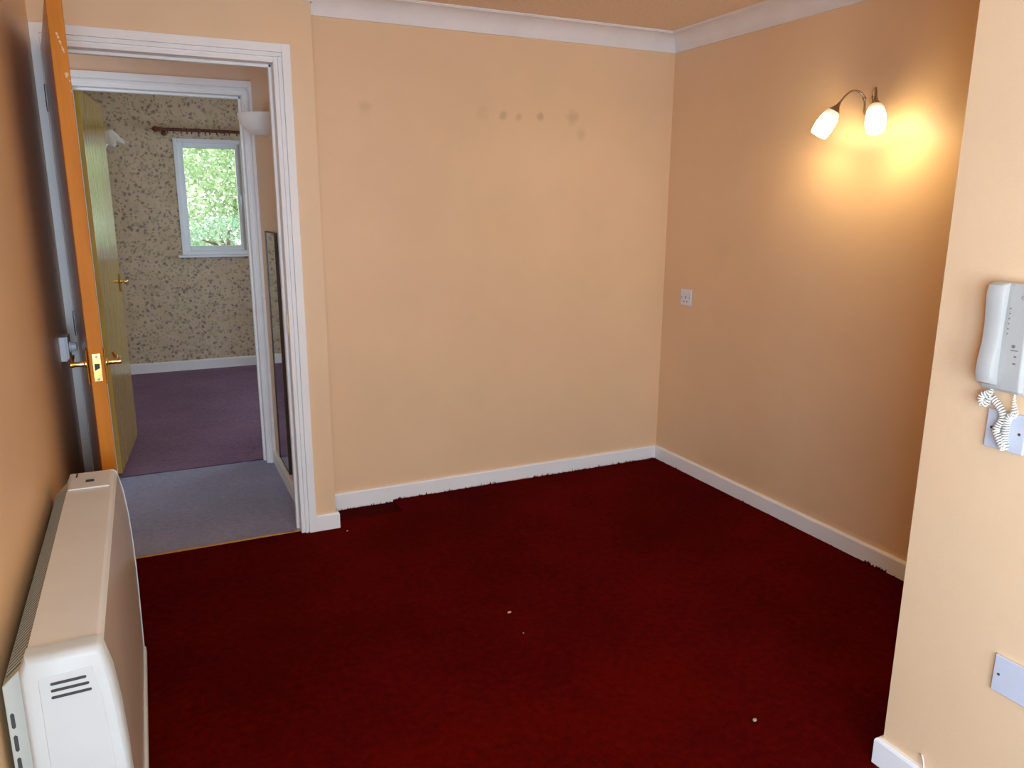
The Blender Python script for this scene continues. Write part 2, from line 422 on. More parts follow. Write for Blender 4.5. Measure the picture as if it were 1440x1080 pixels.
struct(carpet_grid(BXL, BY0-.035, BXR, BY1, .05, .001, 6, z=.004).box(BXL, BY0-.035, -.05, BXR, BY1, -.004).build('floor_bedroom', M['purple_carpet']), 'purple carpet in the bedroom', 'floor')
# lilac carpet runs into the door lining up to the brass bar
struct(MB().box(.04, TH, -.03, .815, PY, .004).build('floor_doorway', M['lilac_carpet'], bevel=.002), 'strip of lilac carpet inside the room doorway', 'floor')
tag(MB((0.43, TH, 0)).prism([(TH-.007, .002), (TH-.004, .005), (TH+.003, .006), (TH+.006, .004)], 'x', .042, .813).build('threshold_bar', M['brass']),
    'thin brass carpet bar between the red and lilac carpets', 'threshold bar').location = (0.43, TH, 0)

# ------------------------------------------------------------------ swept skirting and coving (mitred pieces)
def sweep(path, prof, i, off0=None, off1=None):
    """piece i of the path (room on the right hand side) with mitred ends"""
    def nrm(a, b):
        d = (Vector(b)-Vector(a)).normalized(); return Vector((d.y, -d.x))
    def mit(k):
        p = Vector(path[k])
        n0 = nrm(path[k-1], path[k]) if k > 0 else None
        n1 = nrm(path[k], path[k+1]) if k < len(path)-1 else None
        if n0 is None: return n1
        if n1 is None: return n0
        s = n0+n1; return s/(1+n0.dot(n1))
    rings = []
    for k in (i, i+1):
        p = Vector(path[k]); mm = mit(k)
        rings.append([(p.x+mm.x*d, p.y+mm.y*d, z) for d, z in prof])
    return MB().loft(rings)
SK = [(0, -.02), (.015, -.02), (.015, .068), (.0125, .0735), (.009, .0762), (0, .0762)]
pa = [(.8795, -DD), (XS, -DD), (XS, 0), (W, 0), (W, Y1), (W1, Y1), (W1, REAR)]
for i, (nm, lb) in enumerate([('baseboard_door', 'short white skirting between the door frame and the recess'),
                              ('baseboard_return', 'white skirting on the narrow return by the recess'),
                              ('baseboard_back', 'white skirting along the end wall of the recess'),
                              ('baseboard_right', 'white skirting under the lit wall lamp'),
                              ('baseboard_partition_end', 'white skirting on the hidden end of the projecting wall'),
                              ('baseboard_partition', 'white skirting under the door-entry phone wall')]):
    struct(sweep(pa, SK, i).build(nm, M['white_gloss']), lb, 'skirting')
struct(sweep([(0, REAR), (0, -DD-.016)], SK, 0).build('baseboard_left', M['white_gloss']), 'white skirting behind the storage heater', 'skirting')
struct(sweep([(HXR, HY-.016), (HXR, -.13)], SK, 0).build('baseboard_hall', M['white_gloss']), 'shaded white skirting under the hall mirror', 'skirting')
struct(sweep([(BXL, BY1), (BXR, BY1)], [(0, -.01), (.015, -.01), (.015, .08), (.01, .09), (0, .09)], 0).build('baseboard_bedroom', M['white_gloss']), 'white skirting under the wallpapered bedroom wall', 'skirting')
cv = [(0, 2.213), (.008, 2.213), (.008, 2.219)]
cv += [(.080-.072*math.cos(R(a)), 2.219+.072*math.sin(R(a))) for a in range(9, 91, 9)]
cv += [(.080, 2.2945), (.087, 2.2945), (.087, 2.302), (0, 2.302)]
pc = [(0, REAR), (0, -DD), (XS, -DD), (XS, 0), (W, 0), (W, Y1), (W1, Y1), (W1, REAR)]
for i, lb in enumerate(['coving above the shaded heater wall', 'coving above the doorway wall', 'short coving on the narrow return',
                        'white coving along the end wall', 'white coving above the wall lamp', 'coving on the end of the projecting wall',
                        'coving above the entry phone wall']):
    struct(sweep(pc, cv, i).build('trim_%d' % (i+1), M['coving'], smooth='auto'), lb, 'coving')

# ------------------------------------------------------------------ door frames (linings + architraves)
def door_frame(n, yf, yb, xl_out, label):
    """room/hall face yf, other face yb; architrave on the yf side"""
    g = empty('trim_%d' % n, (.43, yf, 0)); O = (.43, yf, 0)
    LX0, LX1, LZ = .041, .8135, 1.978
    def p(nm, boxes, bev=.0025):
        m = MB(O)
        for b in boxes: m.box(*b)
        return m.build(nm, M['white_gloss'], g, bevel=bev)
    # linings
    p('jamb', [(OX0, yf-.004, -.02, LX0, yb+.004, LZ+.014)])
    p('jamb', [(LX1, yf-.004, -.02, OX1, yb+.004, LZ+.014)])
    p('head_lining', [(LX0, yf-.004, LZ, LX1, yb+.004, LZ+.014)])
    # architrave: wide flat band and a thinner inner bead, cut round the opening
    p('architrave', [(.820, yf-.002, -.02, .8793, yf, 2.040), (.8475, yf-.016, -.02, .8793, yf, 2.047), (.831, yf-.012, -.02, .8425, yf, 2.0025)])
    p('architrave', [(xl_out, yf-.016, -.02, .0300, yf, 2.047)])
    p('architrave', [(.0265, yf-.002, 1.986, .820, yf, 2.040), (.0265, yf-.0155, 2.0155, .8475, yf, 2.047), (.0265, yf-.012, 1.9985, .8425, yf, 2.0100)])
    p('door_stop', [(LX0, (yf+yb)/2, -.02, LX0+.012, (yf+yb)/2+.03, LZ), (LX1-.012, (yf+yb)/2, -.02, LX1, (yf+yb)/2+.03, LZ), (LX0, (yf+yb)/2, LZ-.012, LX1, (yf+yb)/2+.03, LZ)])
    return struct(g, label, 'door frame'), O
G1, O1 = door_frame(8, -DD, -.13, .0005, 'white painted frame of the doorway between room and hall')
m = MB(O1).box(.8115, -.205, .90, .8137, -.175, .99).build('strike_plate', M['brass'], G1)
G2, O2 = door_frame(9, HY, BY0, -.02, 'white painted frame of the bedroom doorway')

# ------------------------------------------------------------------ doors
def lever_handle(root, u, side, face, z, flip=1):
    """u: place along the leaf, face: y of the leaf face, side: outward direction along local y"""
    f = face; s = side
    m = MB()
    m.box(u-.021, min(f, f+s*.006), z-.062, u+.021, max(f, f+s*.006), z+.045)
    bp = m.build('handle_plate', M['brass'], root, bevel=.003)
    m = MB(); m.lathe([(.013, 0), (.013, .004), (.009, .008), (.0075, .03), (.009, .036), (.009, .042), (.0001, .044)], (u, f+s*.005, z), (0, s, 0), 14)
    pts = [(u, f+s*.040, z), (u-.015, f+s*.043, z+.002), (u-.04, f+s*.045, z+.004), (u-.065, f+s*.044, z+.001), (u-.085, f+s*.042, z-.002), (u-.098, f+s*.038, z+.005), (u-.101, f+s*.034, z+.012)]
    m.tube(pts, [.0085, .0085, .008, .0075, .0075, .006, .003], 10)
    m.build('lever', M['brass'], bp, smooth='auto')
    for dz in (-.05, .036):
        MB().lathe([(.0035, 0), (.0035, .001), (.0001, .0015)], (u, f+s*.006, z+dz), (0, s, 0), 8).build('screw', M['screw'], bp)
    return bp
def hinge(root, z):
    m = MB(); m.lathe([(.0001, -.047), (.005, -.045), (.005, .045), (.0001, .047)], (-.003, -.002, z), (0, 0, 1), 10)
    for k in (-.026, -.009, .009, .026): m.lathe([(.0055, k-.006), (.0055, k+.006)], (-.003, -.002, z), (0, 0, 1), 10)
    return m.build('hinge', M['dull_steel'], root, smooth='auto')
D1 = empty('door_1', (.0325, -.2475, 0), R(-83.9))
m = MB(); m.box(0, 0, .012, .759, .040, 1.975)
m.build('leaf', M['door_wood'], D1, bevel=.0015)
m = MB(); m.box(.7575, .0012, .0135, .762, .0388, 1.9735)
m.build('lipping', M['door_edge'], D1, bevel=.001)['label'] = 'bright orange wooden edge with paint chips'
lever_handle(D1, .712, -1, 0, .972); lever_handle(D1, .712, 1, .040, .972)
lp = MB().box(.7615, .009, .925, .7632, .031, 1.008).build('latch_plate', M['brass'], D1, bevel=.0005)
MB().box(.762, .013, .958, .766, .027, .978).build('latch_hole', M['heater_dark'], lp)
MB().prism([(.014, .952), (.026, .952), (.026, .966), (.014, .960)], 'x', .763, .772).build('latch_bolt', M['brass'], lp)
for zz in (.932, .999): MB().lathe([(.004, 0), (.004, .0008), (.0001, .001)], (.7632, .02, zz), (1, 0, 0), 8).build('screw', M['dull_steel'], lp)
for zz in (1.80, 1.0, .2): hinge(D1, zz)
struct(D1, 'open orange varnished room door with brass lever handles', 'door')
D2 = empty('door_2', (.034, .937, 0), R(84.6))
MB().box(0, -.040, .012, .760, 0, 1.978).build('leaf', M['door2_wood'], D2, bevel=.002)
lever_handle(D2, .705, -1, -.040, .985); lever_handle(D2, .705, 1, 0, .985)
struct(D2, 'yellowish varnished bedroom door standing open into the bedroom', 'door')

# ------------------------------------------------------------------ windows
def window(n, x0, x1, z0, z1, y, s, label, handle=None, sill=True, fw=.034, sw=.042, at=None):
    """y = room face, s = +1 when outside lies at +y"""
    O = ((x0+x1)/2, y, z0); g = empty('window_%d' % n, O)
    ya, yb = sorted((y-s*.004, y+s*.07)); yc, yd = sorted((y+s*.012, y+s*.055)); yp, yq = sorted((y+s*.028, y+s*.034))
    def ring(nm, a0, a1, c0, c1, w, p, q):
        m = MB(O); m.box(a0, p, c0, a0+w, q, c1); m.box(a1-w, p, c0, a1, q, c1); m.box(a0+w, p, c0, a1-w, q, c0+w); m.box(a0+w, p, c1-w, a1-w, q, c1)
        return m.build(nm, M['upvc'], g, bevel=.003)
    ring('frame', x0, x1, z0, z1, fw, ya, yb)
    sh = ring('sash', x0+fw-.002, x1-fw+.002, z0+fw-.002, z1-fw+.002, sw, yc, yd)
    MB(O).box(x0+fw+sw-.01, yp, z0+fw+sw-.01, x1-fw-sw+.01, yq, z1-fw-sw+.01).build('pane', M['glass'], sh)
    if handle:
        m = MB(O); m.box(handle-.012, y-s*.006, (z0+z1)/2-.03, handle+.012, y+s*.006, (z0+z1)/2+.03); m.box(handle-.008, y-s*.030, (z0+z1)/2-.10, handle+.008, y-s*.016, (z0+z1)/2+.01); m.box(handle-.007, y-s*.02, (z0+z1)/2-.01, handle+.007, y, (z0+z1)/2+.008)
        m.build('handle', M['upvc'], sh, bevel=.003)
    if sill:
        a, b = sorted((y-s*.035, y+s*.02))
        MB(O).box(x0-.035, a, z0-.022, x1+.035, b, z0).build('sill', M['upvc'], g, bevel=.004)
    if at: g.location, g.rotation_euler = at[0], (0, 0, at[1])
    return struct(g, label, 'window')
window(1, bx0, bx1, bz0, bz1, BY1, 1, 'white framed bedroom window with trees outside', handle=1.085)
window(2, WX0, WX1, WZ0, WZ1, REAR, -1, 'large white framed window behind the photographer', fw=.05, sw=.05)

window(3, 0, LW1-LW0, LZ0, LZ1, 0, 1, 'wide white framed window in the heater wall behind the photographer', fw=.05, sw=.05, at=((0, (LW0+LW1)/2, LZ0), R(90)))
window(4, 0, RW1-RW0, RZ0, RZ1, 0, 1, 'unseen white framed window added to brighten the bedroom', fw=.05, sw=.05, at=((BXR, (RW0+RW1)/2, RZ0), R(-90)))

window(5, -1.08, -.22, .67, 1.93, -.13, -1, 'unseen white framed window added to brighten the hall, behind the heater wall', fw=.04, sw=.04)

# ------------------------------------------------------------------ storage heater
HO = (0.10, -1.69, .12)
H = empty('storage_heater', HO)
HYN, HYF = -2.183, -1.200      # near and far ends
HB = .130
# back case with a slanting shoulder
m = MB(HO); m.prism([(.011, HB+.01), (.052, HB+.01), (.052, .694), (.048, .697), (.012, .664)], 'y', HYN+.012, HYF-.006)
case = m.build('case', M['heater_grey'], H, bevel=.002)
for i, (z0, z1) in enumerate([(.584, .614), (.540, .572), (.497, .529), (.454, .486), (.411, .443)]):
    m = MB(HO); m.prism([(.017, z0+.003), (.020, z0), (.023, z0+.003), (.023, z1-.003), (.020, z1), (.017, z1-.003)], 'y', HYN+.0113, HYN+.0135); m.build('slot', M['heater_dark'], case)
# slanted grille: dark bed and one slat between every two slits
m = MB(HO); m.prism([(.0155, .6675), (.0455, .6950), (.0450, .6956), (.0150, .6681)], 'y', HYN+.035, HYF-.06); m.build('grille_bed', M['heater_dark'], case)
n = 66; y0, y1 = HYN+.035, HYF-.06; st = (y1-y0)/n
m = MB(); m.prism([(-.0150, -.01375), (.0150, .01375), (.0146, .0142), (-.0154, -.0133)], 'y', -st*.26, st*.26); sl = m.build('slat', M['heater_grey'], case)
cx, cz = .0300, .68185
sl.location = Vector((cx, y0+st*.5, cz))-Vector(HO)
for k in range(1, n): copy_of(sl, 'slat', Vector((cx, y0+st*(k+.5), cz))-Vector(HO), case)
# curved front panel and top plate
fp = [(.158, .712), (.164, .700), (.1725, .656), (.1790, .585), (.1825, .50), (.1835, .42), (.1830, .34), (.1815, .25), (.1800, .155)]
poly = [(.05, .155), (.05, .700), (.153, .700)] + fp[1:]
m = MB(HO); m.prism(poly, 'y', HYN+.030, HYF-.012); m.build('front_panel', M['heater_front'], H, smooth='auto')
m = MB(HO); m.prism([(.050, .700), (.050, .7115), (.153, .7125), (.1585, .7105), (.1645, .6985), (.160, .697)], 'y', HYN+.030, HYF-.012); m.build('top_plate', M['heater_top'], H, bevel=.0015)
m = MB(HO); m.prism([(.06, HB), (.186, HB), (.1870, HB+.004), (.1860, HB+.022), (.1790, HB+.026), (.06, HB+.026)], 'y', HYN+.030, HYF-.012); m.build('bottom_lip', M['heater_cap'], H, bevel=.001)
# end caps follow the profile of the front, rounded
def cap_poly(gr):
    q = [(.040-gr*.3, HB-.0), (.040-gr*.3, .690), (.050, .7125+gr), (.156, .7125+gr), (.162+gr*.5, .7085)] + [(x+gr, z) for x, z in fp[2:]] + [(.180+gr, HB)]
    return q
def cap(ya, yb, face):
    m = MB(HO); g = .0025
    P = cap_poly(g); C = Vector((.11, .42))
    def ins(k): return [((x-C.x)*(1-k*1.6)+C.x, (z-C.y)*(1-k*.42)+C.y) for x, z in P]
    yf, yb2 = (ya, yb)
    sgn = 1 if yb > ya else -1
    steps = [(.075, 0), (.045, .003), (.018, .009), (.0, .018), (0, abs(yb-ya))]
    m.loft([[(x, ya+sgn*d, z) for x, z in ins(k)] for k, d in steps])
    o = m.build('end_cap', M['heater_cap'], H, smooth='auto')
    return o
c1 = cap(HYN-.012, HYN+.032, -1)
c2 = cap(HYF+.000, HYF-.014, 1); c2.data.materials[0] = M['heater_top']
# raised inner field on the near cap, with three vent slots
m = MB(HO)
fld = [(.066, HB+.06), (.066, .678), (.146, .684), (.157, .62), (.163, .50), (.164, .40), (.162, HB+.06)]
m.loft([[(x, HYN-.0100, z) for x, z in fld], [((x-.112)*.975+.112, HYN-.0136, (z-.43)*.993+.43) for x, z in fld]])
fo = m.build('cap_field', M['heater_cap'], c1, bevel=.001)
for k, (xa, xb) in enumerate([(.086, .134), (.0855, .137), (.085, .1395)]):
    zc = .6655-k*.0125; r = .0026
    ring = [(xa+r*math.cos(a), zc+r*math.sin(a)) for a in [R(90+30*q) for q in range(7)]] + [(xb+r*math.cos(a), zc+.001+r*math.sin(a)) for a in [R(-90+30*q) for q in range(7)]]
    m = MB(HO); m.prism(ring, 'y', HYN-.0142, HYN-.0125); m.build('vent_slot', M['heater_dark'], fo)
# control lid at the far end of the top
m = MB(HO); m.prism([(.054, HYF-.150), (.150, HYF-.150), (.150, HYF-.018), (.054, HYF-.018)], 'z', .712, .7165)
lid = m.build('control_lid', M['heater_top'], H, bevel=.0035, seg=3)
MB(HO).box(.092, HYF-.105, .7160, .112, HYF-.085, .7172).build('display', M['heater_dark'], lid)
MB(HO).box(.090, HYF-.085, .7160, .114, HYF-.076, .7178).build('display_rim', M['heater_cap'], lid)
MB(HO).box(.066, HYF-.055, .7160, .070, HYF-.025, .7170).build('lid_mark', M['heater_dark'], lid)
# feet
for yy in (HYN+.12, HYF-.12):
    MB(HO).box(.03, yy-.03, -.006, .15, yy+.03, HB+.002).build('foot', M['heater_grey'], H, bevel=.003)
tag(H, 'long cream storage heater with slanted grille and white end cap against the shaded wall', 'heater')

# ------------------------------------------------------------------ dimmer switch by the door
DO = (0, -.520, .953); D = empty('dimmer_switch', DO)
MB(DO).box(0, -.560, .912, .020, -.476, .996).build('back_box', M['plastic'], D, bevel=.002)
MB(DO).box(.020, -.561, .911, .027, -.475, .997).build('plate', M['plastic'], D, bevel=.002)
k = MB(DO).lathe([(.019, 0), (.019, .004), (.0165, .006), (.0155, .020), (.013, .022), (.0001, .0222)], (.027, -.518, .956), (1, 0, 0), 24).build('knob', M['plastic'], D, smooth='auto')
MB(DO).box(.049, -.519, .958, .0496, -.517, .970).build('knob_mark', M['screw'], k)
tag(D, 'white dimmer switch with round knob on the shaded wall by the open door', 'switch')

# ------------------------------------------------------------------ plates and socket
def screw(parent, O, x, y, z, ax=(-1, 0, 0), r=.0032):
    return MB(O).lathe([(r, 0), (r, .0012), (.0001, .0016)], (x, y, z), ax, 10).build('screw', M['screw'], parent)
BO = (W1, -2.556, .973); B = empty('blank_plate', BO)
pl = MB(BO).box(W1-.008, -2.599, .930, W1, -2.514, 1.015).build('plate', M['plate'], B, bevel=.002)
screw(pl, BO, W1-.0075, -2.527, .975); screw(pl, BO, W1-.0075, -2.587, .974)
tag(B, 'square blank wall plate with two dark screws under the entry phone', 'wall plate')
LO = (W1, -2.685, .428); L = empty('blank_plate', LO)
pl = MB(LO).box(W1-.008, -2.759, .384, W1, -2.612, .472).build('plate', M['plate'], L, bevel=.002)
screw(pl, LO, W1-.0075, -2.625, .428); screw(pl, LO, W1-.0075, -2.746, .428)
tag(L, 'wide double blank plate low on the phone wall above the skirting', 'wall plate')
SO = (W, -.210, .962); S = empty('wall_socket', SO)
pl = MB(SO).box(W-.009, -.253, .919, W, -.167, 1.005).build('plate', M['plastic'], S, bevel=.0025)
rk = MB(SO).box(W-.012, -.222, .975, W-.008, -.206, .991).build('rocker', M['plastic'], pl, bevel=.001)
for (yy, zz, a, b) in ((-.210, .962, .003, .006), (-.222, .940, .005, .0025), (-.198, .940, .005, .0025)):
    MB(SO).box(W-.0096, yy-a, zz-b, W-.0088, yy+a, zz+b).build('pin_hole', M['screw'], pl)
for yy in (-.178, -.242): screw(pl, SO, W-.0085, yy, .962, r=.0028)
tag(S, 'small white socket on the side wall near the room corner', 'socket')

# ------------------------------------------------------------------ door-entry phone
PO = (W1, -2.548, 1.06); P = empty('entry_phone', PO)
X = lambda d: W1-d
DM = lambda z: .033+(z-1.1)*.03 if z < 1.2 else .036-(z-1.2)*.0238
m = MB(PO)   # base: wedge that is deeper at the top-right
m.loft([[(X(0), -2.500, z), (X(dl), -2.500, z), (X(dm), -2.545, z), (X(dm), -2.583, z), (X(dm-.006), -2.590, z), (X(0), -2.590, z)]
        for z, dl, dm in ((1.060, .022, .024), (1.066, .026, .029), (1.100, .028, .033), (1.200, .028, .036), (1.284, .028, .034), (1.290, .022, .029))])
base = m.build('base', M['phone'], P, bevel=.002)
m = MB(PO)   # handset: long bar with fuller ends
hs = [(1.0735, .040), (1.078, .050), (1.100, .056), (1.125, .055), (1.160, .047), (1.200, .045), (1.240, .048), (1.265, .051), (1.284, .048), (1.2885, .040)]
yl = [-2.503, -2.500, -2.499, -2.499, -2.498, -2.497, -2.496, -2.496, -2.497, -2.500]
m.loft([[(X(.024), y, z), (X(d-.008), y, z), (X(d-.002), y-.004, z), (X(d), y-.012, z), (X(d), -2.528, z), (X(d-.003), -2.534, z), (X(d-.010), -2.537, z), (X(.024), -2.537, z)]
        for (z, d), y in zip(hs, yl)])
hd = m.build('handset', M['phone'], P, smooth='auto')
for k in range(6):
    z = 1.238-k*.0105
    MB(PO).lathe([(.0016, 0), (.0016, .0008), (.0001, .001)], (X(DM(z)-.0003), -2.5465-.0002*k, z), (-1, 0, 0), 8).build('sound_hole', M['phone_dark'], base)
MB(PO).lathe([(.0035, 0), (.0035, .0015), (.0001, .002)], (X(DM(1.161)-.0003), -2.5640, 1.161), (-1, 0, 0), 12).build('button', M['phone_dark'], base)
MB(PO).box(X(.0351), -2.5735, 1.1515, X(.0335), -2.5585, 1.1533).build('print_line', M['phone_dark'], base)
MB(PO).box(X(.0347), -2.5720, 1.1385, X(.0330), -2.567, 1.1415).build('print_line', M['phone_dark'], base)
MB(PO).box(X(.0343), -2.5720, 1.1235, X(.0328), -2.566, 1.1265).build('print_line', M['phone_dark'], base)
m = MB(PO)   # oval emblem ring
ring = lambda a, b: [(-2.5735+a*math.cos(R(q)), 1.262+b*math.sin(R(q))) for q in range(0, 360, 20)]
ro, ri = ring(.0085, .0042), ring(.0075, .0033)
v0 = [m.bm.verts.new((X(.0357), y, z)) for y, z in ro]; v1 = [m.bm.verts.new((X(.0357), y, z)) for y, z in ri]
for q in range(len(v0)): m.bm.faces.new((v0[q], v0[(q+1) % len(v0)], v1[(q+1) % len(v0)], v1[q]))
m.box(X(.0357), -2.5770, 1.2608, X(.035), -2.5705, 1.2632)
m.build('emblem', M['phone_dark'], base)
fc = bpy.data.curves.new('letter', 'FONT'); fc.body = 'V'; fc.size = .012; fc.extrude = .0003
fo_ = bpy.data.objects.new('letter_tmp', fc); COL.objects.link(fo_)
bpy.context.view_layer.update()
me = bpy.data.meshes.new_from_object(fo_.evaluated_get(bpy.context.evaluated_depsgraph_get()))
bpy.data.objects.remove(fo_)
lt = bpy.data.objects.new('lettering', me); COL.objects.link(lt); lt.parent = base
me.materials.clear(); me.materials.append(M['phone_dark'])
lt.matrix_local = Matrix(((0, 0, -1, X(.0352)-PO[0]), (-1, 0, 0, -2.5690-PO[1]), (0, 1, 0, 1.2705-PO[2]), (0, 0, 0, 1)))
# coiled cord hanging below, over the plate
path = [(-2.525, 1.064), (-2.518, 1.050), (-2.507, 1.045), (-2.503, 1.034), (-2.508, 1.024), (-2.516, 1.030), (-2.522, 1.043), (-2.531, 1.036), (-2.541, 1.018), (-2.546, 1.000),
        (-2.541, .987), (-2.538, .974), (-2.546, .960), (-2.555, .946), (-2.560, .938), (-2.562, .946), (-2.558, .960), (-2.556, .978), (-2.556, .996), (-2.560, 1.009), (-2.569, 1.016), (-2.577, 1.022), (-2.574, 1.040), (-2.573, 1.062)]
def crom(p, n):
    out = []
    for i in range(len(p)-1):
        a, b, c, d = [Vector(p[max(0, min(len(p)-1, i+k))]) for k in (-1, 0, 1, 2)]
        for q in range(n):
            s = q/n
            out.append(.5*((2*b)+(c-a)*s+(2*a-5*b+4*c-d)*s*s+(3*b-a-3*c+d)*s**3))
    out.append(Vector(p[-1])); return out
cl = crom([(a-(.007 if b < 1.02 else 0), b) for a, b in path], 30); m = MB(PO)
pts = [Vector((X(.019 + .003*math.sin(i*.02)), v.x, v.y)) for i, v in enumerate(cl)]
fr_ = m.frames(pts); hel = []; ph = 0
for i, (p, tt, nn, bb) in enumerate(fr_):
    if i: ph += (pts[i]-pts[i-1]).length*2*math.pi/.0056
    e = min(1, i/25, (len(pts)-1-i)/60)
    hel.append((p, nn, bb, ph, .0062*e))
hp = []
for (a, b) in zip(hel, hel[1:]):
    for s in (0, .34, .67):
        p = a[0].lerp(b[0], s); ph = a[3]+(b[3]-a[3])*s; r = a[4]+(b[4]-a[4])*s
        hp.append(p + a[1]*r*math.cos(ph) + a[2]*r*math.sin(ph))
m.tube(hp, .0019, 5)
m.build('coiled_cord', M['cord'], P, smooth=True)
tag(P, 'white door-entry phone with handset and tangled coiled cord on the projecting wall', 'phone')
# loose cable end above the skirting
m = MB((W1, -2.485, .076)); m.tube([(W1-.012, -2.490, .072), (W1-.010, -2.488, .090), (W1-.008, -2.483, .104), (W1-.004, -2.476, .109), (W1-.002, -2.470, .107)], .0022, 8)
o = m.build('cable_end', M['cord'], smooth=True); o.location = (W1, -2.485, .076)
tag(o, 'short loose white cable end sticking up behind the skirting of the phone wall', 'cable')

# ------------------------------------------------------------------ lit double wall lamp
LY, LZ_ = -1.292, 1.766
AO = (W, LY, LZ_); A = empty('wall_lamp', AO)
MB(AO).lathe([(.032, 0), (.032, .005), (.028, .010), (.014, .016), (.010, .030), (.0001, .032)], AO, (-1, 0, 0), 24).build('back_plate', M['chrome'], A, smooth='auto')
for sgn in (1, -1):
    d = Vector((-.80, .60, 0)) if sgn > 0 else Vector((-.68, -.733, 0)); up = Vector((0, 0, 1)); o = Vector((W-.026, LY+(.019 if sgn > 0 else -.012), LZ_+.012))
    P2 = lambda a, b: o + d*a + up*b
    arm = [Vector((W-.022, LY, LZ_)), P2(.0, .012), P2(.003, .026), P2(.004, .050), P2(.010, .074), P2(.022, .090), P2(.040, .098), P2(.058, .096), P2(.074, .085), P2(.088, .068), P2(.098, .052)]
    ap = crom(arm, 5)
    a_ = MB(AO).tube(ap, .0038, 10).build('arm', M['chrome'], A, smooth=True)
    MB(AO).lathe([(.006, -.006), (.007, 0), (.006, .006)], P2(.008, .070), (0, 0, 1), 10).build('arm_bead', M['chrome'], a_, smooth=True)
    ax = (d*.50 - up*.866).normalized() if sgn > 0 else (d*.50 - up*.866).normalized()
    q = P2(.097, .054)
    MB(AO).lathe([(.0045, -.004), (.0065, .002), (.0065, .007), (.008, .010), (.024, .036), (.026, .038), (.0001, .039)], q, ax, 20).build('cup', M['chrome'], A, smooth='auto')
    s0 = q + ax*.036
    prof = [(.024, 0), (.028, .010), (.0315, .026), (.034, .046), (.0345, .066), (.033, .084), (.030, .100)]
    sh = MB(AO).lathe(prof, s0, ax, 28).build('shade', lit_glass(s0-Vector(AO), ax), A, smooth=True, solid=.0025)
    MB(AO).lathe([(.0001, 0), (.010, .004), (.013, .016), (.014, .030), (.012, .044), (.006, .052), (.0001, .054)], s0+ax*.012, ax, 16).build('bulb', M['bulb'], sh, smooth=True)
    ld = bpy.data.lights.new('lamp_light', 'POINT'); ld.energy = 3.0; ld.color = (1.0, .72, .36); ld.shadow_soft_size = .014
    lo = bpy.data.objects.new('lamp_light', ld); COL.objects.link(lo); lo.parent = sh; lo.location = s0+ax*.092-Vector(AO)
tag(A, 'lit double wall lamp with two curved arms and glowing tulip shades', 'wall lamp')

# ------------------------------------------------------------------ hall: uplighter and mirror
UO = (HXR, .35, 1.79)
m = MB(UO); seg = 24
prof = [(.130, 1.842), (.131, 1.836), (.126, 1.815), (.114, 1.792), (.096, 1.770), (.072, 1.754), (.050, 1.748)]
inn = [(.124, 1.842), (.110, 1.80), (.06, 1.765)]
def half(r, z, k=1.0): return [(HXR - r*math.sin(math.pi*q/seg)*k, .35 - r*math.cos(math.pi*q/seg), z) for q in range(seg+1)]
m.loft([half(r, z) for r, z in reversed(inn)] + [half(r, z) for r, z in prof], caps=False, closed=False)
m.bm.faces.new([m.bm.verts.new(p) for p in half(.050, 1.748)])
o = m.build('uplighter', M['shade_white'], smooth='auto'); o.location = UO
tag(o, 'white ceramic half-bowl uplighter on the hall wall above the mirror', 'wall lamp')
MO = (HXR, .405, .11); MI = empty('wall_mirror', MO)
MB(MO).box(HXR-.012, .258, .118, HXR-.002, .552, 1.300).build('glass', M['mirror'], MI)
m = MB(MO); m.box(HXR-.016, .250, .112, HXR, .258, 1.306); m.box(HXR-.016, .552, .112, HXR, .556, 1.306); m.box(HXR-.014, .258, .112, HXR, .552, .118); m.box(HXR-.014, .258, 1.300, HXR, .552, 1.306)
m.build('edge_frame', M['mirror_frame'], MI)
tag(MI, 'tall narrow mirror on the hall wall reflecting the floral wallpaper', 'mirror')

# ------------------------------------------------------------------ bedroom: curtain pole and lamp
CO = (.95, 3.62, 2.024); CP = empty('curtain_pole', CO)
MB(CO).tube([(.50, 3.62, 2.024), (1.36, 3.62, 2.024)], .0125, 14).build('rod', M['dark_wood'], CP, smooth='auto')
for sx, x in ((-1, .50), (1, 1.36)):
    MB(CO).lathe([(.013, 0), (.020, .004), (.020, .009), (.012, .014), (.023, .028), (.025, .038), (.018, .052), (.006, .064), (.0001, .068)][::1], (x, 3.62, 2.024), (sx, 0, 0), 16).build('finial', M['dark_wood'], CP, smooth=True)
def torus(m, o, R1, r, n=18, k=6):
    rings = [[(o[0]+r*math.cos(2*math.pi*j/k), o[1]+(R1+r*math.sin(2*math.pi*j/k))*math.cos(2*math.pi*i/n), o[2]+(R1+r*math.sin(2*math.pi*j/k))*math.sin(2*math.pi*i/n)) for j in range(k)] for i in range(n)]
    m.loft(rings+[rings[0]], caps=False)
m = MB(); torus(m, (0, 0, 0), .021, .0042)
rg = m.build('ring', M['dark_wood'], CP, smooth=True); xs_ = [.553, .60, .655, .70, .735, .79, .84, .875, .93, .99, 1.03, 1.09, 1.15, 1.22]
for i, x in enumerate(xs_):
    l = Vector((x, 3.62, 2.016))-Vector(CO)
    if i == 0: rg.location = l
    else: copy_of(rg, 'ring', l, CP)
for x in (.525, 1.335):
    m = MB(CO); m.tube([(x, 3.70, 2.00), (x, 3.66, 2.0), (x, 3.63, 2.008)], .009, 10); m.lathe([(.022, 0), (.022, .008), (.012, .012)], (x, 3.70, 2.0), (0, -1, 0), 14, caps=True)
    m.build('bracket', M['dark_wood'], CP, smooth='auto')
tag(CP, 'dark wooden curtain pole with rings above the bedroom window', 'curtain pole')
BO2 = (BXL, 2.60, 1.93); BL = empty('bedroom_lamp', BO2)
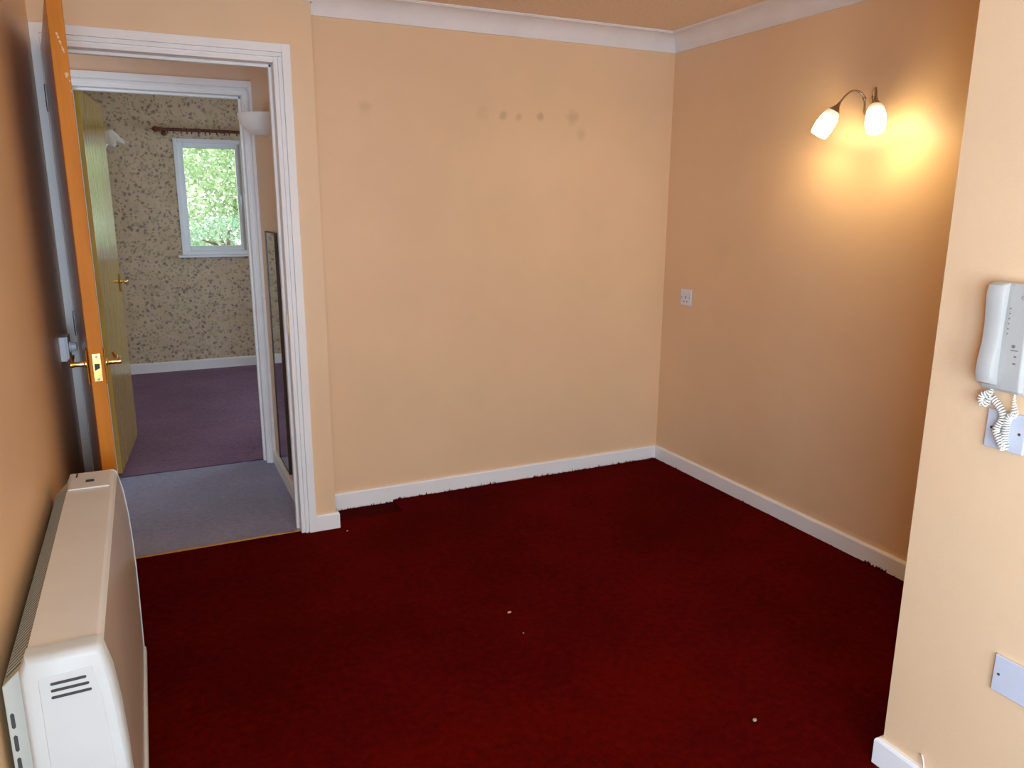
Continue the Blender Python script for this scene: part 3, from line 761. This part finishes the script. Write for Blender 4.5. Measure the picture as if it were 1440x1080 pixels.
MB(BO2).lathe([(.04, 0), (.04, .006), (.015, .02), (.0001, .022)], BO2, (1, 0, 0), 18).build('back_plate', M['brass'], BL, smooth='auto')
MB(BO2).tube(crom([(BXL+.015, 2.60, 1.93), (BXL+.06, 2.60, 1.955), (BXL+.11, 2.60, 1.965), (BXL+.15, 2.60, 1.945), (BXL+.165, 2.60, 1.920)], 5), .006, 8).build('arm', M['brass'], BL, smooth=True)
ax = Vector((.28, 0, -.96)).normalized()
MB(BO2).lathe([(.018, 0), (.034, .014), (.046, .036), (.056, .062), (.070, .088), (.086, .104)], (BXL+.165, 2.60, 1.925), ax, 60, flute=.022, fn=8).build('shade', M['frost'], BL, smooth=True, solid=.003)
tag(BL, 'unlit wall lamp with a frilled frosted glass shade beside the bedroom door', 'wall lamp')

# ------------------------------------------------------------------ crumbs on the red carpet
def crumb(x, y, pts, h, label):
    m = MB((x, y, 0)); m.prism([(x+a*.75, y+b*.75) for a, b in pts], 'z', .0, h)
    o = m.build('carpet_crumb', M['crumb'], bevel=.0008); o.location = (x, y, .001)
    tag(o, label, 'crumb', 'crumbs on the red carpet')
crumb(1.366, -1.25, [(-.010, -.003), (.004, -.006), (.011, -.001), (.006, .005), (-.006, .005)], .004, 'curved pale scrap near the middle of the red carpet')
crumb(1.352, -1.395, [(-.004, -.002), (.003, -.003), (.004, .002), (-.002, .003)], .003, 'tiny pale speck beside the curved scrap on the red carpet')
crumb(1.752, -2.089, [(-.008, -.005), (.005, -.006), (.009, .001), (.003, .006), (-.006, .004)], .005, 'yellowish crumb on the carpet near the projecting wall')
crumb(1.003, -.297, [(-.005, -.004), (.004, -.005), (.005, .003), (-.003, .004)], .004, 'white crumb on the carpet by the doorway skirting corner')
crumb(1.862, -2.395, [(-.016, -.006), (.006, -.010), (.018, -.002), (.010, .008), (-.010, .007)], .006, 'flat pale scrap against the foot of the projecting wall')

# ------------------------------------------------------------------ garden outside the bedroom window
struct(MB().box(-12, 3.9, -.9, 14, 22, -.6).build('ground', M['earth']), 'garden ground outside the bedroom window', 'ground')
def tree(name, base, h, blobs, nleaf, size, mat, label, cat, seed):
    rnd = random.Random(seed); g = empty(name, base); b = Vector(base)
    m = MB(base)
    m.tube([b, b+Vector((.05, .02, h*.3)), b+Vector((-.04, .05, h*.6)), b+Vector((.03, 0, h*.9))], [.09, .07, .05, .015], 8)
    for k in range(9):
        a = rnd.uniform(0, 6.28); z = h*rnd.uniform(.25, .8); L = rnd.uniform(.5, 1.1)
        p = b+Vector((0, 0, z)); m.tube([p, p+Vector((math.cos(a)*L*.5, math.sin(a)*L*.5, L*.25)), p+Vector((math.cos(a)*L, math.sin(a)*L, L*.35))], [.03, .02, .006], 6)
    m.build('trunk', M['bark'], g, smooth=True)
    V, F = [], []
    for i in range(nleaf):
        c, r = blobs[rnd.randrange(len(blobs))]
        while True:
            q = Vector((rnd.uniform(-1, 1), rnd.uniform(-1, 1), rnd.uniform(-1, 1)))
            if q.length < 1: break
        q = q.normalized()*(q.length**.5)
        p = Vector(c) + Vector((q.x*r[0], q.y*r[1], q.z*r[2]))
        s = size*rnd.uniform(.6, 1.3)
        d = Vector((rnd.uniform(-1, 1), rnd.uniform(-1, 1), rnd.uniform(-1, .5))).normalized()
        w = d.cross(Vector((rnd.uniform(-1, 1), rnd.uniform(-1, 1), rnd.uniform(-1, 1)))).normalized()
        n_ = d.cross(w); k = len(V)
        V += [p, p+d*s*.5+w*s*.28+n_*s*.06, p+d*s, p+d*s*.5-w*s*.28+n_*s*.06]; F.append((k, k+1, k+2, k+3))
    me = bpy.data.meshes.new('foliage'); me.from_pydata([v-b for v in V], [], F); me.materials.append(mat)
    o = bpy.data.objects.new('foliage', me); COL.objects.link(o); o.parent = g; o['kind'] = 'stuff'
    tag(g, label, cat)
tree('garden_tree', (1.75, 8.6, -.6), 4.0, [((1.75, 8.6, 2.2), (1.0, .8, 1.0)), ((1.1, 8.4, 1.6), (.8, .7, .8)), ((2.4, 8.8, 1.5), (.8, .7, .9)), ((1.6, 8.5, 3.0), (.7, .6, .6))], 15000, .085, M['leaf'], 'pale green loose tree outside the bedroom window', 'tree', 3)
tree('garden_shrub', (1.25, 6.9, -.6), 1.9, [((1.25, 6.9, .6), (.9, .6, .7)), ((2.0, 7.1, .5), (.8, .6, .6)), ((.7, 7.0, .3), (.7, .6, .7))], 12000, .06, M['leaf2'], 'dense darker shrub below the tree outside the bedroom window', 'shrub', 5)
